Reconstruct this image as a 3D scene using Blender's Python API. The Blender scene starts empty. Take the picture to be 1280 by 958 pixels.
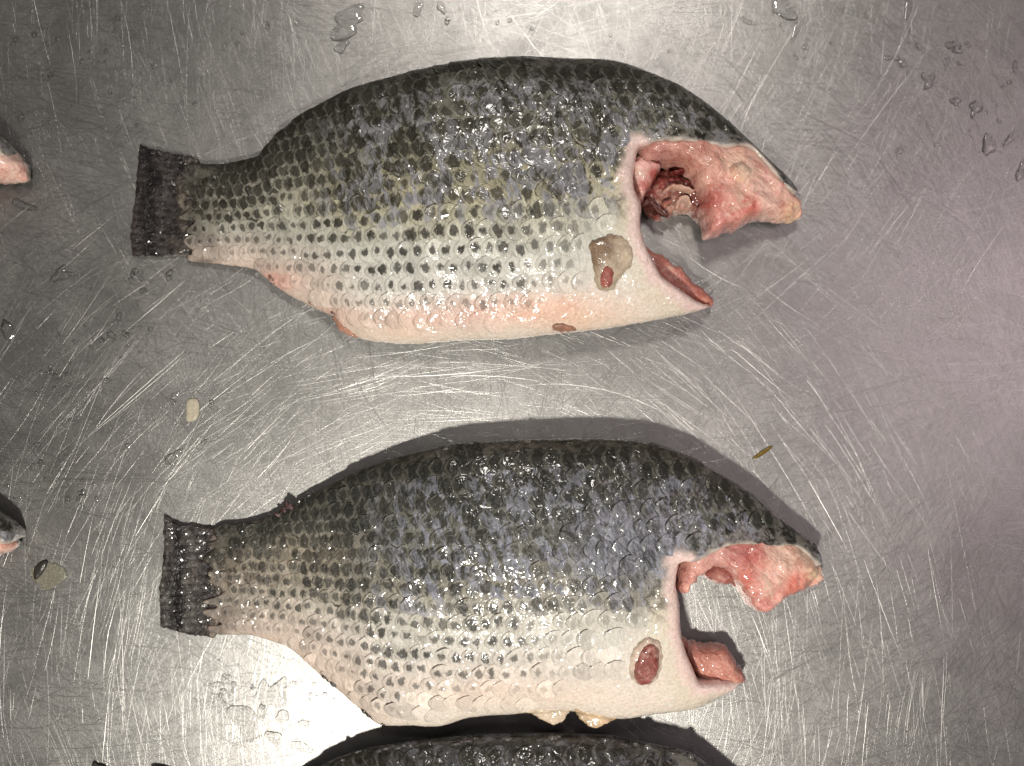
import bpy, math, random
import numpy as np
from mathutils import Vector
from mathutils.geometry import delaunay_2d_cdt

random.seed(7)
RNG = np.random.default_rng(11)
scene = bpy.context.scene
COL = scene.collection

# ------------------------------------------------------------------ camera
S = 0.3125e-3            # metres on the table per photo pixel
H = 0.345                # camera height above the table
cam_d = bpy.data.cameras.new('camera')
cam_d.sensor_width = 36.0
cam_d.lens = 36.0 * H / (1280 * S)
cam_d.clip_start = 0.01
cam_d.clip_end = 20.0
cam = bpy.data.objects.new('camera', cam_d)
cam.location = (0, 0, H)
COL.objects.link(cam)
scene.camera = cam

# ------------------------------------------------------------------ world and lamps
world = bpy.data.worlds.new('World')
scene.world = world
world.use_nodes = True
wbg = world.node_tree.nodes['Background']
wbg.inputs['Color'].default_value = (0.80, 0.74, 0.72, 1)
wbg.inputs['Strength'].default_value = 0.10


def lamp(name, loc, target, size, power, col, spread=180):
    d = bpy.data.lights.new(name, 'AREA')
    d.shape = 'DISK'
    d.size = size
    d.energy = power
    d.color = col
    d.spread = math.radians(spread)
    o = bpy.data.objects.new(name, d)
    o.location = loc
    v = Vector(target) - Vector(loc)
    o.rotation_euler = v.to_track_quat('-Z', 'Y').to_euler()
    COL.objects.link(o)
    return o


# work lamp on the near side of the table, ceiling lamp on the far side, an added pinkish fill at the right to tint the steel
lamp('work_lamp', (-0.055, -0.315, 0.54), (0, 0, 0), 0.05, 3.9, (1.0, 0.95, 0.86))
lamp('ceiling_lamp', (0.06, 0.50, 0.78), (0, 0, 0), 0.13, 2.45, (1.0, 0.94, 0.87))
lamp('side_tint_fill', (0.62, 0.06, 0.72), (0, 0, 0), 0.34, 1.0, (1.0, 0.78, 0.87))

vs = scene.view_settings
vs.view_transform = 'Standard'
vs.look = 'None'
vs.exposure = 0.0
vs.gamma = 1.0
vs.use_curve_mapping = False
scene.cycles.caustics_refractive = True
scene.cycles.caustics_reflective = False
scene.cycles.sample_clamp_indirect = 6.0


# ------------------------------------------------------------------ helpers
def W(p, z=0.0):
    k = S * (H - z) / H
    return np.array([(p[0] - 640) * k, (479 - p[1]) * k])


def WP(pts, z=0.0):
    return np.array([W(p, z) for p in pts])


def smooth01(a, b, x):
    t = np.clip((x - a) / (b - a), 0, 1)
    return t * t * (3 - 2 * t)


_perm = np.random.default_rng(3).random((256, 256))


def vnoise(x, y):
    xi = np.floor(x).astype(int); yi = np.floor(y).astype(int)
    fx = x - xi; fy = y - yi
    fx = fx * fx * (3 - 2 * fx); fy = fy * fy * (3 - 2 * fy)
    g = lambda i, j: _perm[i % 256, j % 256]
    return (g(xi, yi) * (1 - fx) + g(xi + 1, yi) * fx) * (1 - fy) + \
           (g(xi, yi + 1) * (1 - fx) + g(xi + 1, yi + 1) * fx) * fy


def fbm(x, y, o=3):
    r = 0; a = 0.5; n = 0
    for i in range(o):
        r = r + a * vnoise(x * 2 ** i + 17 * i, y * 2 ** i + 5 * i); n += a; a *= 0.5
    return r / n


def resample(pts, step, closed=True):
    """Catmull-Rom through pts, evenly spaced"""
    pts = np.asarray(pts, float)
    n = len(pts)
    out = []
    segs = n if closed else n - 1
    for i in range(segs):
        if closed:
            p0, p1, p2, p3 = pts[i - 1], pts[i], pts[(i + 1) % n], pts[(i + 2) % n]
        else:
            p0, p1, p2, p3 = pts[max(i - 1, 0)], pts[i], pts[i + 1], pts[min(i + 2, n - 1)]
        m = max(2, int(np.linalg.norm(p2 - p1) / (step * 0.25)))
        for t in np.arange(m) / m:
            a = 2 * p1; b = p2 - p0
            c = 2 * p0 - 5 * p1 + 4 * p2 - p3; d = -p0 + 3 * p1 - 3 * p2 + p3
            out.append(0.5 * (a + b * t + c * t * t + d * t ** 3))
    if not closed:
        out.append(pts[-1])
    out = np.array(out)
    if closed:
        out = np.vstack([out, out[:1]])
    L = np.concatenate([[0], np.cumsum(np.linalg.norm(np.diff(out, axis=0), axis=1))])
    k = max(4, int(L[-1] / step))
    s = np.linspace(0, L[-1], k + 1)
    r = np.stack([np.interp(s, L, out[:, 0]), np.interp(s, L, out[:, 1])], 1)
    return r[:-1] if closed else r


def dist_poly(P, line, closed=False):
    a = line; b = np.roll(line, -1, axis=0)
    if not closed:
        a = a[:-1]; b = b[:-1]
    best = np.full(len(P), 1e9)
    for i in range(len(a)):
        v = b[i] - a[i]
        w = P - a[i]
        t = np.clip((w @ v) / (v @ v + 1e-20), 0, 1)
        d = np.hypot(w[:, 0] - t * v[0], w[:, 1] - t * v[1])
        best = np.minimum(best, d)
    return best


def inside(P, poly):
    x, y = P[:, 0], P[:, 1]
    r = np.zeros(len(P), bool)
    n = len(poly)
    for i in range(n):
        x1, y1 = poly[i]; x2, y2 = poly[(i + 1) % n]
        c = (y1 > y) != (y2 > y)
        with np.errstate(divide='ignore', invalid='ignore'):
            r ^= c & (x < (x2 - x1) * (y - y1) / (y2 - y1 + 1e-20) + x1)
    return r


def new_obj(name, verts, faces, mat, parent=None, smooth=True, origin=(0, 0, 0), base=None, tone=None, uv=None):
    o3 = np.asarray(origin, float)
    me = bpy.data.meshes.new(name)
    v = np.asarray(verts, float) - o3
    me.from_pydata(v.tolist(), [], [tuple(int(i) for i in f) for f in faces])
    if smooth:
        me.polygons.foreach_set('use_smooth', np.ones(len(me.polygons), bool))
    for nm, arr in (('base', base), ('tone', tone)):
        if arr is not None:
            a = me.color_attributes.new(nm, 'FLOAT_COLOR', 'POINT')
            full = np.ones((len(v), 4), np.float32)
            full[:, :3] = np.asarray(arr)[:, :3]
            a.data.foreach_set('color', full.ravel())
    if uv is not None:
        u = me.uv_layers.new(name='patch')
        li = np.zeros(len(me.loops), int)
        me.loops.foreach_get('vertex_index', li)
        u.data.foreach_set('uv', np.asarray(uv, np.float32)[li].ravel())
    me.materials.append(mat)
    me.update()
    o = bpy.data.objects.new(name, me)
    if parent is not None:
        o.parent = parent
    else:
        o.location = origin
    COL.objects.link(o)
    return o


def tag(o, label=None, cat=None, group=None, kind=None):
    if label: o['label'] = label
    if cat: o['category'] = cat
    if group: o['group'] = group
    if kind: o['kind'] = kind
    return o


def slab(name, poly, ztop, zbot, zbnd, sp, mat, parent=None, origin=(0, 0, 0), base=None, tone=None,
         rings=(0.0003, 0.0009, 0.0018), step=None, jag=0.0, raw=False, open_bottom=False):
    """closed solid over a plan polygon: top and bottom sheets meet in the outline. functions take (P, d)"""
    b = poly if raw else resample(poly, step or sp)
    if jag:
        n0 = np.roll(b, -1, 0) - np.roll(b, 1, 0)
        n0 = np.stack([-n0[:, 1], n0[:, 0]], 1) / (np.linalg.norm(n0, axis=1)[:, None] + 1e-12)
        k = np.arange(len(b))
        b = b + n0 * ((fbm(k * 0.45, b[:, 0] * 900, 2) - 0.5) * 2 * jag)[:, None]
    area = 0.5 * np.sum(b[:, 0] * np.roll(b[:, 1], -1) - np.roll(b[:, 0], -1) * b[:, 1])
    if area < 0:
        b = b[::-1]
    t = np.roll(b, -1, 0) - np.roll(b, 1, 0)
    nin = np.stack([-t[:, 1], t[:, 0]], 1) / (np.linalg.norm(t, axis=1)[:, None] + 1e-12)
    pts = []
    for r in rings:
        q = b + nin * r
        q = q[inside(q, b)]
        q = q[dist_poly(q, b, True) > r * 0.93]
        pts.append(q)
    lo, hi = b.min(0), b.max(0)
    gx = np.arange(lo[0], hi[0], sp); gy = np.arange(lo[1], hi[1], sp * 0.866)
    X, Y = np.meshgrid(gx, gy)
    X = X + (np.arange(len(gy)) % 2)[:, None] * sp * 0.5
    q = np.stack([X.ravel(), Y.ravel()], 1)
    q = q + RNG.normal(0, sp * 0.06, q.shape)
    q = q[inside(q, b)]
    q = q[dist_poly(q, b, True) > rings[-1] + 0.45 * sp]
    pts.append(q)
    allp = np.vstack([b] + pts)
    n = len(b)
    ve, ed, fa, ov, oe, of = delaunay_2d_cdt([Vector((p[0] * 1000, p[1] * 1000)) for p in allp],
                                             [(i, (i + 1) % n) for i in range(n)], [], 1, 1e-5)
    P = np.array([(v[0] / 1000, v[1] / 1000) for v in ve])
    d = dist_poly(P, b, True)
    bnd = d < 1e-6
    zt = ztop(P, d); zb = zbot(P, d); zm = zbnd(P)
    zt = np.where(bnd, zm, zt)
    zb = np.minimum(zb, zt - 0.0002)
    m = len(P)
    bot_id = np.full(m, -1); bot_id[bnd] = np.nonzero(bnd)[0]
    ib = np.nonzero(~bnd)[0]
    bot_id[ib] = m + np.arange(len(ib))
    if open_bottom:
        ib = ib[:0]
    V = np.vstack([np.column_stack([P, zt]), np.column_stack([P[ib], zb[ib]])])
    F = []
    for f in fa:
        a, c = f[0], f[1:]
        p0, p1, p2 = P[f[0]], P[f[1]], P[f[2]]
        ccw = (p1[0] - p0[0]) * (p2[1] - p0[1]) - (p1[1] - p0[1]) * (p2[0] - p0[0]) > 0
        ff = tuple(f) if ccw else tuple(f)[::-1]
        F.append(ff)
        bf = tuple(bot_id[i] for i in ff)[::-1]
        if not open_bottom and len(set(bf) & set(ff)) < 3:
            F.append(bf)
    PP = np.vstack([P, P[ib]])
    dd = np.concatenate([d, d[ib]])
    ba = base(PP, dd) if callable(base) else (np.tile(base, (len(PP), 1)) if base is not None else None)
    to = tone(PP, dd) if callable(tone) else (np.tile(tone, (len(PP), 1)) if tone is not None else None)
    return new_obj(name, V, F, mat, parent, True, origin, ba, to)


# ------------------------------------------------------------------ materials
def nodes_of(name):
    m = bpy.data.materials.new(name)
    m.use_nodes = True
    nt = m.node_tree
    return m, nt, nt.nodes['Principled BSDF']


class NT:
    def __init__(s, nt): s.nt = nt

    def n(s, kind, **kw):
        o = s.nt.nodes.new(kind)
        for k, v in kw.items(): setattr(o, k, v)
        return o

    def l(s, a, b): s.nt.links.new(a, b)

    def val(s, sock, v):
        if isinstance(v, bpy.types.NodeSocket): s.l(v, sock)
        else: sock.default_value = v

    def math(s, op, a, b=0.0, c=0.0, clamp=False):
        o = s.n('ShaderNodeMath', operation=op); o.use_clamp = clamp
        s.val(o.inputs[0], a); s.val(o.inputs[1], b); s.val(o.inputs[2], c)
        return o.outputs[0]

    def ramp(s, v, lo, hi, a=0.0, b=1.0):
        o = s.n('ShaderNodeMapRange', interpolation_type='SMOOTHSTEP')
        s.val(o.inputs[0], v); s.val(o.inputs[1], lo); s.val(o.inputs[2], hi)
        s.val(o.inputs[3], a); s.val(o.inputs[4], b)
        return o.outputs[0]

    def mix(s, f, a, b, mode='MIX'):
        o = s.n('ShaderNodeMix', data_type='RGBA', blend_type=mode)
        s.val(o.inputs[0], f); s.val(o.inputs[6], a); s.val(o.inputs[7], b)
        return o.outputs[2]

    def coord(s, scale=(1, 1, 1), rot=(0, 0, 0), out='Object'):
        t = s.n('ShaderNodeTexCoord'); m = s.n('ShaderNodeMapping')
        m.vector_type = 'TEXTURE'
        m.inputs['Scale'].default_value = tuple(1.0 / q for q in scale); m.inputs['Rotation'].default_value = rot
        s.l(t.outputs[out], m.inputs['Vector'])
        return m.outputs[0]

    def noise(s, vec, scale, detail=3, rough=0.55, dist=0.0):
        o = s.n('ShaderNodeTexNoise')
        s.l(vec, o.inputs['Vector'])
        o.inputs['Scale'].default_value = scale; o.inputs['Detail'].default_value = detail
        o.inputs['Roughness'].default_value = rough; o.inputs['Distortion'].default_value = dist
        return o.outputs[0]

    def bump(s, h, dist, strength=1.0, normal=None):
        o = s.n('ShaderNodeBump')
        s.l(h, o.inputs['Height']); o.inputs['Distance'].default_value = dist
        o.inputs['Strength'].default_value = strength
        if normal is not None: s.l(normal, o.inputs['Normal'])
        return o.outputs[0]

    def attr(s, name):
        o = s.n('ShaderNodeAttribute'); o.attribute_name = name
        return o


def rgb(*c): return (c[0], c[1], c[2], 1.0)


def steel_material(name, streaks=True):
    m, nt, b = nodes_of(name)
    k = NT(nt)
    b.inputs['Metallic'].default_value = 1.0
    v = k.coord()
    big = k.noise(v, 9, 3)
    mid = k.noise(v, 60, 4, 0.6)
    col = k.mix(k.ramp(big, 0.35, 0.65), rgb(0.385, 0.378, 0.365), rgb(0.455, 0.447, 0.432))
    h = None
    if streaks:
        # worn-in wipe marks in many directions
        angs = [3, 27, 52, 74, 91, 118, 141, 160]
        for i, a in enumerate(angs):
            c = k.coord((1, 0.018, 1), (0, 0, math.radians(a)))
            o = k.n('ShaderNodeVectorMath', operation='ADD')
            k.l(c, o.inputs[0]); o.inputs[1].default_value = (i * 1.7, i * 0.3, i)
            nn = k.noise(o.outputs[0], 1500 + 150 * i, 1, 0.6)
            nn = k.math('POWER', nn, 2.0)
            h = nn if h is None else k.math('ADD', h, nn)
        bm = k.bump(h, 0.00006, 0.4)
        k.l(bm, b.inputs['Normal'])
        fine = k.noise(k.coord((1, 0.05, 1), (0, 0, 0.4)), 900, 3)
        col = k.mix(k.ramp(fine, 0.3, 0.7, 0, 0.35), col, rgb(0.30, 0.294, 0.283))
    k.l(col, b.inputs['Base Color'])
    k.l(k.math('ADD', k.ramp(mid, 0.3, 0.7, 0.0, 0.07), k.ramp(big, 0.3, 0.7, 0.38, 0.46)), b.inputs['Roughness'])
    return m


def scratch_material():
    m, nt, b = nodes_of('scratched_steel')
    b.inputs['Metallic'].default_value = 1.0
    b.inputs['Base Color'].default_value = rgb(0.47, 0.462, 0.445)
    b.inputs['Roughness'].default_value = 0.33
    return m


def skin_common(k, b, col, wet_bump, rough_lo=0.16, rough_hi=0.5, sss=0.0, film_h=0.00075):
    k.l(col, b.inputs['Base Color'])
    v = k.coord()
    rn = k.noise(v, 700, 3, 0.6)
    k.l(k.ramp(rn, 0.3, 0.7, rough_lo, rough_hi), b.inputs['Roughness'])
    b.inputs['Coat Weight'].default_value = 1.0
    b.inputs['Coat Roughness'].default_value = 0.125
    b.inputs['Coat IOR'].default_value = 1.40
    b.inputs['Specular IOR Level'].default_value = 0.28
    k.l(wet_bump, b.inputs['Normal'])
    film = k.bump(k.math('ADD', k.noise(v, 260, 1, 0.5, 0.9), k.math('MULTIPLY', k.noise(v, 110, 1, 0.5, 0.5), 1.2)), film_h, 1.0)
    k.l(film, b.inputs['Coat Normal'])
    if sss:
        b.inputs['Subsurface Weight'].default_value = sss
        b.inputs['Subsurface Radius'].default_value = (1.0, 0.45, 0.3)
        b.inputs['Subsurface Scale'].default_value = 0.0022


def scale_material(name, mucus, dark, off=0.0):
    m, nt, b = nodes_of(name)
    k = NT(nt)
    base = k.attr('base').outputs['Color']
    tone = k.n('ShaderNodeSeparateColor')
    k.l(k.attr('tone').outputs['Color'], tone.inputs[0])
    rad, stren, blue = tone.outputs
    uv = k.n('ShaderNodeUVMap'); uv.uv_map = 'patch'
    su = k.n('ShaderNodeSeparateXYZ'); k.l(uv.outputs[0], su.inputs[0])
    v = k.coord()
    n1 = k.noise(k.coord((1.0, 0.6, 1.0)), 560, 4, 0.65)
    fib = k.noise(k.coord((1.0, 0.28, 0.6), (0, 0, 0.25)), 1500, 3, 0.65)
    du = k.math('MULTIPLY', k.math('SUBTRACT', su.outputs[0], 0.70), 2.7)
    dv = k.math('MULTIPLY', k.math('SUBTRACT', su.outputs[1], 0.5), 1.45)
    d = k.math('SQRT', k.math('ADD', k.math('MULTIPLY', du, du), k.math('MULTIPLY', dv, dv)))
    d = k.math('ADD', d, k.math('MULTIPLY', k.math('SUBTRACT', n1, 0.5), 1.25))
    spot = k.math('SUBTRACT', 1.0, k.ramp(d, k.math('SUBTRACT', rad, 0.13), k.math('ADD', rad, 0.12)))
    spot = k.math('MULTIPLY', spot, stren, clamp=True)
    # grey-blue slime lying over the scales in patches, the dark scale centres show through it
    so = k.n('ShaderNodeVectorMath', operation='ADD')
    k.l(k.coord((1.0, 0.42, 1.0), (0, 0, 0.35)), so.inputs[0]); so.inputs[1].default_value = (off, off * .7, 0)
    sl = k.noise(so.outputs[0], 185, 4, 0.62, 0.8)
    slm = k.math('MULTIPLY', k.ramp(k.math('ADD', sl, k.math('MULTIPLY', k.math('SUBTRACT', n1, 0.5), 0.3)), 0.47, 0.56), blue, clamp=True)
    c = k.mix(slm, base, mucus)
    # fibrous skin streaks
    c = k.mix(k.math('MULTIPLY', k.ramp(fib, 0.34, 0.68), k.ramp(rad, 0.3, 0.6, 0.25, 0.7)), c, k.mix(1.0, c, rgb(0.36, 0.34, 0.28), 'MULTIPLY'))
    c = k.mix(k.math('MULTIPLY', spot, k.math('SUBTRACT', 1.0, k.math('MULTIPLY', slm, 0.5))), c, dark)
    # pale scale margin and the dark pocket line behind it
    ev = k.math('ABSOLUTE', k.math('SUBTRACT', su.outputs[1], 0.5))
    eu = k.math('ADD', su.outputs[0], k.math('MULTIPLY', k.math('MULTIPLY', ev, ev), 0.45))
    eu = k.math('ADD', eu, k.math('MULTIPLY', k.math('SUBTRACT', n1, 0.5), 0.34))
    rim = k.math('MULTIPLY', k.ramp(eu, 0.80, 0.90), k.ramp(rad, 0.40, 0.65, 0.0, 0.30))
    c = k.mix(rim, c, k.mix(0.5, base, rgb(0.33, 0.32, 0.28)))
    pocket = k.math('MULTIPLY', k.ramp(eu, 0.955, 1.0), k.ramp(rad, 0.38, 0.7, 0.15, 0.85))
    c = k.mix(pocket, c, dark)
    # torn dark flecks of pigment
    fl = k.noise(k.coord((1.0, 0.5, 1.0), (0, 0, 0.1)), 270, 5, 0.72, 0.6)
    c = k.mix(k.math('MULTIPLY', k.ramp(fl, 0.53, 0.60), k.ramp(rad, 0.36, 0.60, 0.0, 0.72)), c, dark)
    # ragged wet relief
    r1 = k.noise(v, 620, 3, 0.6, 0.8)
    r2 = k.noise(k.coord((1.0, 0.45, 1.0), (0, 0, 0.2)), 300, 2, 0.5, 1.0)
    hh = k.math('ADD', k.math('MULTIPLY', r1, 0.6), r2)
    bm = k.bump(hh, 0.00075, 1.0)
    skin_common(k, b, c, bm, 0.25, 0.5)
    return m


def skin_material(name, mucus):
    m, nt, b = nodes_of(name)
    k = NT(nt)
    base = k.attr('base').outputs['Color']
    tone = k.n('ShaderNodeSeparateColor')
    k.l(k.attr('tone').outputs['Color'], tone.inputs[0])
    v = k.coord()
    n1 = k.noise(v, 230, 5, 0.65, 0.4)
    blot = k.math('MULTIPLY', k.ramp(n1, 0.44, 0.58), tone.outputs[1], clamp=True)
    c = k.mix(blot, base, rgb(0.020, 0.019, 0.013))
    n2 = k.noise(v, 900, 4, 0.7)
    c = k.mix(k.ramp(n2, 0.35, 0.7, 0, 0.45), c, k.mix(1.0, c, rgb(0.62, 0.52, 0.42), 'MULTIPLY'))
    sl = k.noise(k.coord((1.0, 0.62, 1.0), (0, 0, 0.5)), 105, 4, 0.6, 0.6)
    slm = k.math('MULTIPLY', k.ramp(sl, 0.51, 0.60), tone.outputs[2], clamp=True)
    c = k.mix(k.math('MULTIPLY', slm, k.math('SUBTRACT', 1.0, k.math('MULTIPLY', blot, 0.7))), c, mucus)
    r1 = k.noise(v, 600, 3, 0.6, 0.6)
    r2 = k.noise(v, 230, 2)
    bm = k.bump(k.math('ADD', r1, r2), 0.00045, 1.0)
    skin_common(k, b, c, bm, 0.22, 0.5, 0.2)
    return m


def flesh_material(name='raw_flesh'):
    m, nt, b = nodes_of(name)
    k = NT(nt)
    base = k.attr('base').outputs['Color']
    v = k.coord()
    n1 = k.noise(v, 150, 5, 0.7, 1.4)
    n2 = k.noise(k.coord((1.0, 0.55, 1.0), (0, 0, 0.8)), 380, 5, 0.7, 1.0)
    n3 = k.noise(v, 90, 3, 0.6, 0.8)
    c = k.mix(k.ramp(n1, 0.46, 0.70, 0, 0.6), base, k.mix(1.0, base, rgb(0.70, 0.36, 0.32), 'MULTIPLY'))
    c = k.mix(k.ramp(n2, 0.50, 0.72, 0, 0.45), c, rgb(0.80, 0.60, 0.51))
    c = k.mix(k.ramp(n3, 0.60, 0.72, 0, 0.6), c, rgb(0.66, 0.52, 0.40))
    vn = k.math('ABSOLUTE', k.math('SUBTRACT', k.noise(v, 75, 2, 0.5, 1.5), 0.5))
    c = k.mix(k.ramp(vn, 0.0, 0.010, 0.30, 0.0), c, rgb(0.22, 0.03, 0.025))
    r = k.math('ADD', k.noise(v, 220, 3, 0.6, 0.8), k.math('MULTIPLY', k.noise(v, 620, 3, 0.6), 0.4))
    fb = k.noise(k.coord((1.0, 0.13, 0.5), (0, 0, 0.9)), 1100, 3, 0.6, 0.3)
    c = k.mix(k.ramp(fb, 0.40, 0.66, 0, 0.45), c, k.mix(1.0, c, rgb(0.74, 0.50, 0.46), 'MULTIPLY'))
    r = k.math('ADD', r, k.math('MULTIPLY', fb, 0.35))
    bm = k.bump(r, 0.0009, 1.0)
    skin_common(k, b, c, bm, 0.2, 0.5, 0.35)
    b.inputs['Coat Roughness'].default_value = 0.07
    return m


def fin_material():
    m, nt, b = nodes_of('tail_fin_membrane')
    k = NT(nt)
    base = k.attr('base').outputs['Color']
    v = k.coord()
    n1 = k.noise(k.coord((1.0, 0.7, 1)), 330, 4, 0.65, 0.5)
    c = k.mix(k.ramp(n1, 0.4, 0.65, 0, 0.75), base, rgb(0.010, 0.007, 0.008))
    n3 = k.noise(k.coord((0.35, 1.0, 1)), 900, 3, 0.6)
    c = k.mix(k.ramp(n3, 0.55, 0.75, 0, 0.5), c, k.mix(1.0, c, rgb(2.6, 2.3, 2.1), 'MULTIPLY'))
    bm = k.bump(k.math('ADD', k.noise(k.coord((0.5, 1.0, 1)), 600, 3, 0.6, 0.7), n1), 0.0007, 1.0)
    skin_common(k, b, c, bm, 0.14, 0.4)
    return m


def water_material():
    m = bpy.data.materials.new('water'); m.use_nodes = True
    nt = m.node_tree
    k = NT(nt)
    nt.nodes.remove(nt.nodes['Principled BSDF'])
    out = nt.nodes['Material Output']
    tr = k.n('ShaderNodeBsdfTransparent'); tr.inputs[0].default_value = (.97, .97, .97, 1)
    rf = k.n('ShaderNodeBsdfRefraction'); rf.inputs['IOR'].default_value = 1.33; rf.inputs['Roughness'].default_value = 0.02
    gl = k.n('ShaderNodeBsdfGlossy'); gl.inputs['Roughness'].default_value = 0.06
    fr = k.n('ShaderNodeFresnel'); fr.inputs[0].default_value = 1.5
    m1 = k.n('ShaderNodeMixShader'); m1.inputs[0].default_value = 0.22
    k.l(tr.outputs[0], m1.inputs[1]); k.l(rf.outputs[0], m1.inputs[2])
    m2 = k.n('ShaderNodeMixShader')
    k.l(fr.outputs[0], m2.inputs[0]); k.l(m1.outputs[0], m2.inputs[1]); k.l(gl.outputs[0], m2.inputs[2])
    k.l(m2.outputs[0], out.inputs['Surface'])
    return m


def loose_scale_material(name, col, trans):
    m, nt, b = nodes_of(name)
    k = NT(nt)
    v = k.coord()
    n = k.noise(v, 900, 3)
    k.l(k.mix(k.ramp(n, 0.35, 0.65, 0, 0.5), col, rgb(col[0] * .7, col[1] * .68, col[2] * .6)), b.inputs['Base Color'])
    b.inputs['Roughness'].default_value = 0.22
    b.inputs['Transmission Weight'].default_value = trans
    b.inputs['IOR'].default_value = 1.38
    k.l(k.bump(n, 0.0004, 0.5), b.inputs['Normal'])
    return m


M_steel = steel_material('brushed_steel')
M_scratch = scratch_material()
M_flesh = flesh_material()
M_fin = fin_material()
M_water = water_material()
MUC1 = rgb(0.30, 0.303, 0.33)
MUC2 = rgb(0.275, 0.285, 0.34)
DARK = rgb(0.013, 0.0115, 0.007)
M_scale = [scale_material('fish_scales_olive', MUC1, DARK), scale_material('fish_scales_bluish', MUC2, rgb(0.012, 0.0125, 0.010), 3.3),
           scale_material('fish_scales_dark', rgb(0.13, 0.13, 0.15), DARK, 7.1)]
M_skin = [skin_material('fish_skin_olive', MUC1), skin_material('fish_skin_bluish', MUC2), skin_material('fish_skin_dark', rgb(0.13, 0.13, 0.15))]

# ------------------------------------------------------------------ the steel table top
tx, ty, th = 0.62, 0.52, 0.03
bev = 0.004
tv = [(-tx, -ty, -th), (tx, -ty, -th), (tx, ty, -th), (-tx, ty, -th),
      (-tx, -ty, -bev), (tx, -ty, -bev), (tx, ty, -bev), (-tx, ty, -bev),
      (-tx + bev, -ty + bev, 0), (tx - bev, -ty + bev, 0), (tx - bev, ty - bev, 0), (-tx + bev, ty - bev, 0)]
tf = [(3, 2, 1, 0), (8, 9, 10, 11)]
for i in range(4):
    j = (i + 1) % 4
    tf += [(i, j, 4 + j, 4 + i), (4 + i, 4 + j, 8 + j, 8 + i)]
table = new_obj('table_top', tv, tf, M_steel, smooth=False)
tag(table, 'scratched wet stainless steel table top under the fish', 'table', kind='structure')

# scratches: shallow raised burrs, each lit only where it crosses the light
SV, SF = [], []


def scratch(x, y, ang, length, width, slope, curv, z=0.00006):
    n = max(3, int(length / 0.008) + 2)
    i0 = len(SV)
    ds = length / (n - 1)
    a = ang - curv * length * 0.5
    px, py = x - math.cos(ang) * length / 2, y - math.sin(ang) * length / 2
    for i in range(n):
        wob = (random.random() - 0.5) * 0.00012
        tap = min(1.0, 0.35 + 2.2 * min(i, n - 1 - i) / n)
        w = width * tap * (0.8 + 0.4 * random.random())
        nx, ny = -math.sin(a), math.cos(a)
        hgt = w * 0.5 * slope
        SV.append((px + nx * (w / 2 + wob), py + ny * (w / 2 + wob), z))
        SV.append((px + nx * wob, py + ny * wob, z + hgt))
        SV.append((px - nx * (w / 2 - wob), py - ny * (w / 2 - wob), z))
        px += math.cos(a) * ds; py += math.sin(a) * ds
        a += curv * ds
    for i in range(n - 1):
        k = i0 + 3 * i
        SF.append((k + 1, k, k + 3, k + 4)); SF.append((k + 2, k + 1, k + 4, k + 5))


for i in range(34000):
    x = random.uniform(-0.24, 0.24); y = random.uniform(-0.19, 0.19)
    L = min(0.08, 0.007 + random.expovariate(1 / 0.017))
    big = random.random() < 0.03
    wdt = random.uniform(0.00012, 0.00021) if big else random.uniform(0.00005, 0.000115)
    scratch(x, y, random.uniform(0, math.pi), L * (1.5 if big else 1), wdt,
            math.tan(math.radians(random.uniform(5, 28))), random.gauss(0, 5), 0.00003 + 0.00004 * random.random())
# bundles left by the same wipe of a scouring pad
for i in range(420):
    x = random.uniform(-0.22, 0.22); y = random.uniform(-0.17, 0.17)
    a = random.uniform(0, math.pi); cv = random.gauss(0, 5); L = random.uniform(.012, .05)
    for j in range(random.randint(4, 14)):
        o_ = random.gauss(0, .0035); al = random.gauss(0, .006)
        scratch(x - math.sin(a) * o_ + math.cos(a) * al, y + math.cos(a) * o_ + math.sin(a) * al, a + random.gauss(0, .03), L * random.uniform(.4, 1.2),
                random.uniform(.00005, .00013), math.tan(math.radians(random.uniform(8, 28))), cv, 0.00003 + 0.00004 * random.random())
# the long deep ones that can be told apart
for (x1, y1, x2, y2) in [(1195, 18, 1055, 205), (1200, 10, 1210, 0), (1000, 140, 1100, 190), (1100, 200, 1140, 258), (905, 150, 1000, 115),
                         (880, 560, 1160, 470), (1010, 520, 1160, 500), (150, 420, 95, 560), (110, 545, 230, 440), (100, 555, 225, 448),
                         (0, 455, 70, 520), (70, 520, 95, 550), (1080, 700, 1140, 850), (1160, 690, 1180, 800), (255, 345, 315, 392),
                         (1060, 640, 1135, 740), (1010, 600, 1060, 690), (1190, 590, 1215, 640), (940, 770, 965, 830), (1180, 820, 1175, 958),
                         (1085, 880, 1078, 958), (125, 720, 110, 850), (135, 880, 128, 958), (100, 730, 118, 640), (200, 620, 170, 670)]:
    a = W((x1, y1)); b_ = W((x2, y2))
    dv = b_ - a
    scratch(*((a + b_) / 2), math.atan2(dv[1], dv[0]), float(np.linalg.norm(dv)), 0.00022, math.tan(math.radians(22)), random.uniform(-2, 2), 0.00012)
scr = new_obj('scratches', SV, SF, M_scratch, parent=table)
tag(scr, kind='stuff')


# ------------------------------------------------------------------ fish
def curve_fn(pts):
    r = resample(pts, 0.0008, closed=False)
    o = np.argsort(r[:, 0])
    xs, ys = r[o, 0], r[o, 1]
    return lambda x: np.interp(x, xs, ys)


def lerp_table(t, keys, vals):
    vals = np.asarray(vals, float)
    if vals.ndim == 1:
        return np.interp(t, keys, vals)
    return np.stack([np.interp(t, keys, vals[:, i]) for i in range(vals.shape[1])], 1)


ZM = 0.013   # height of the outline seen by the lens, for the plan positions


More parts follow.
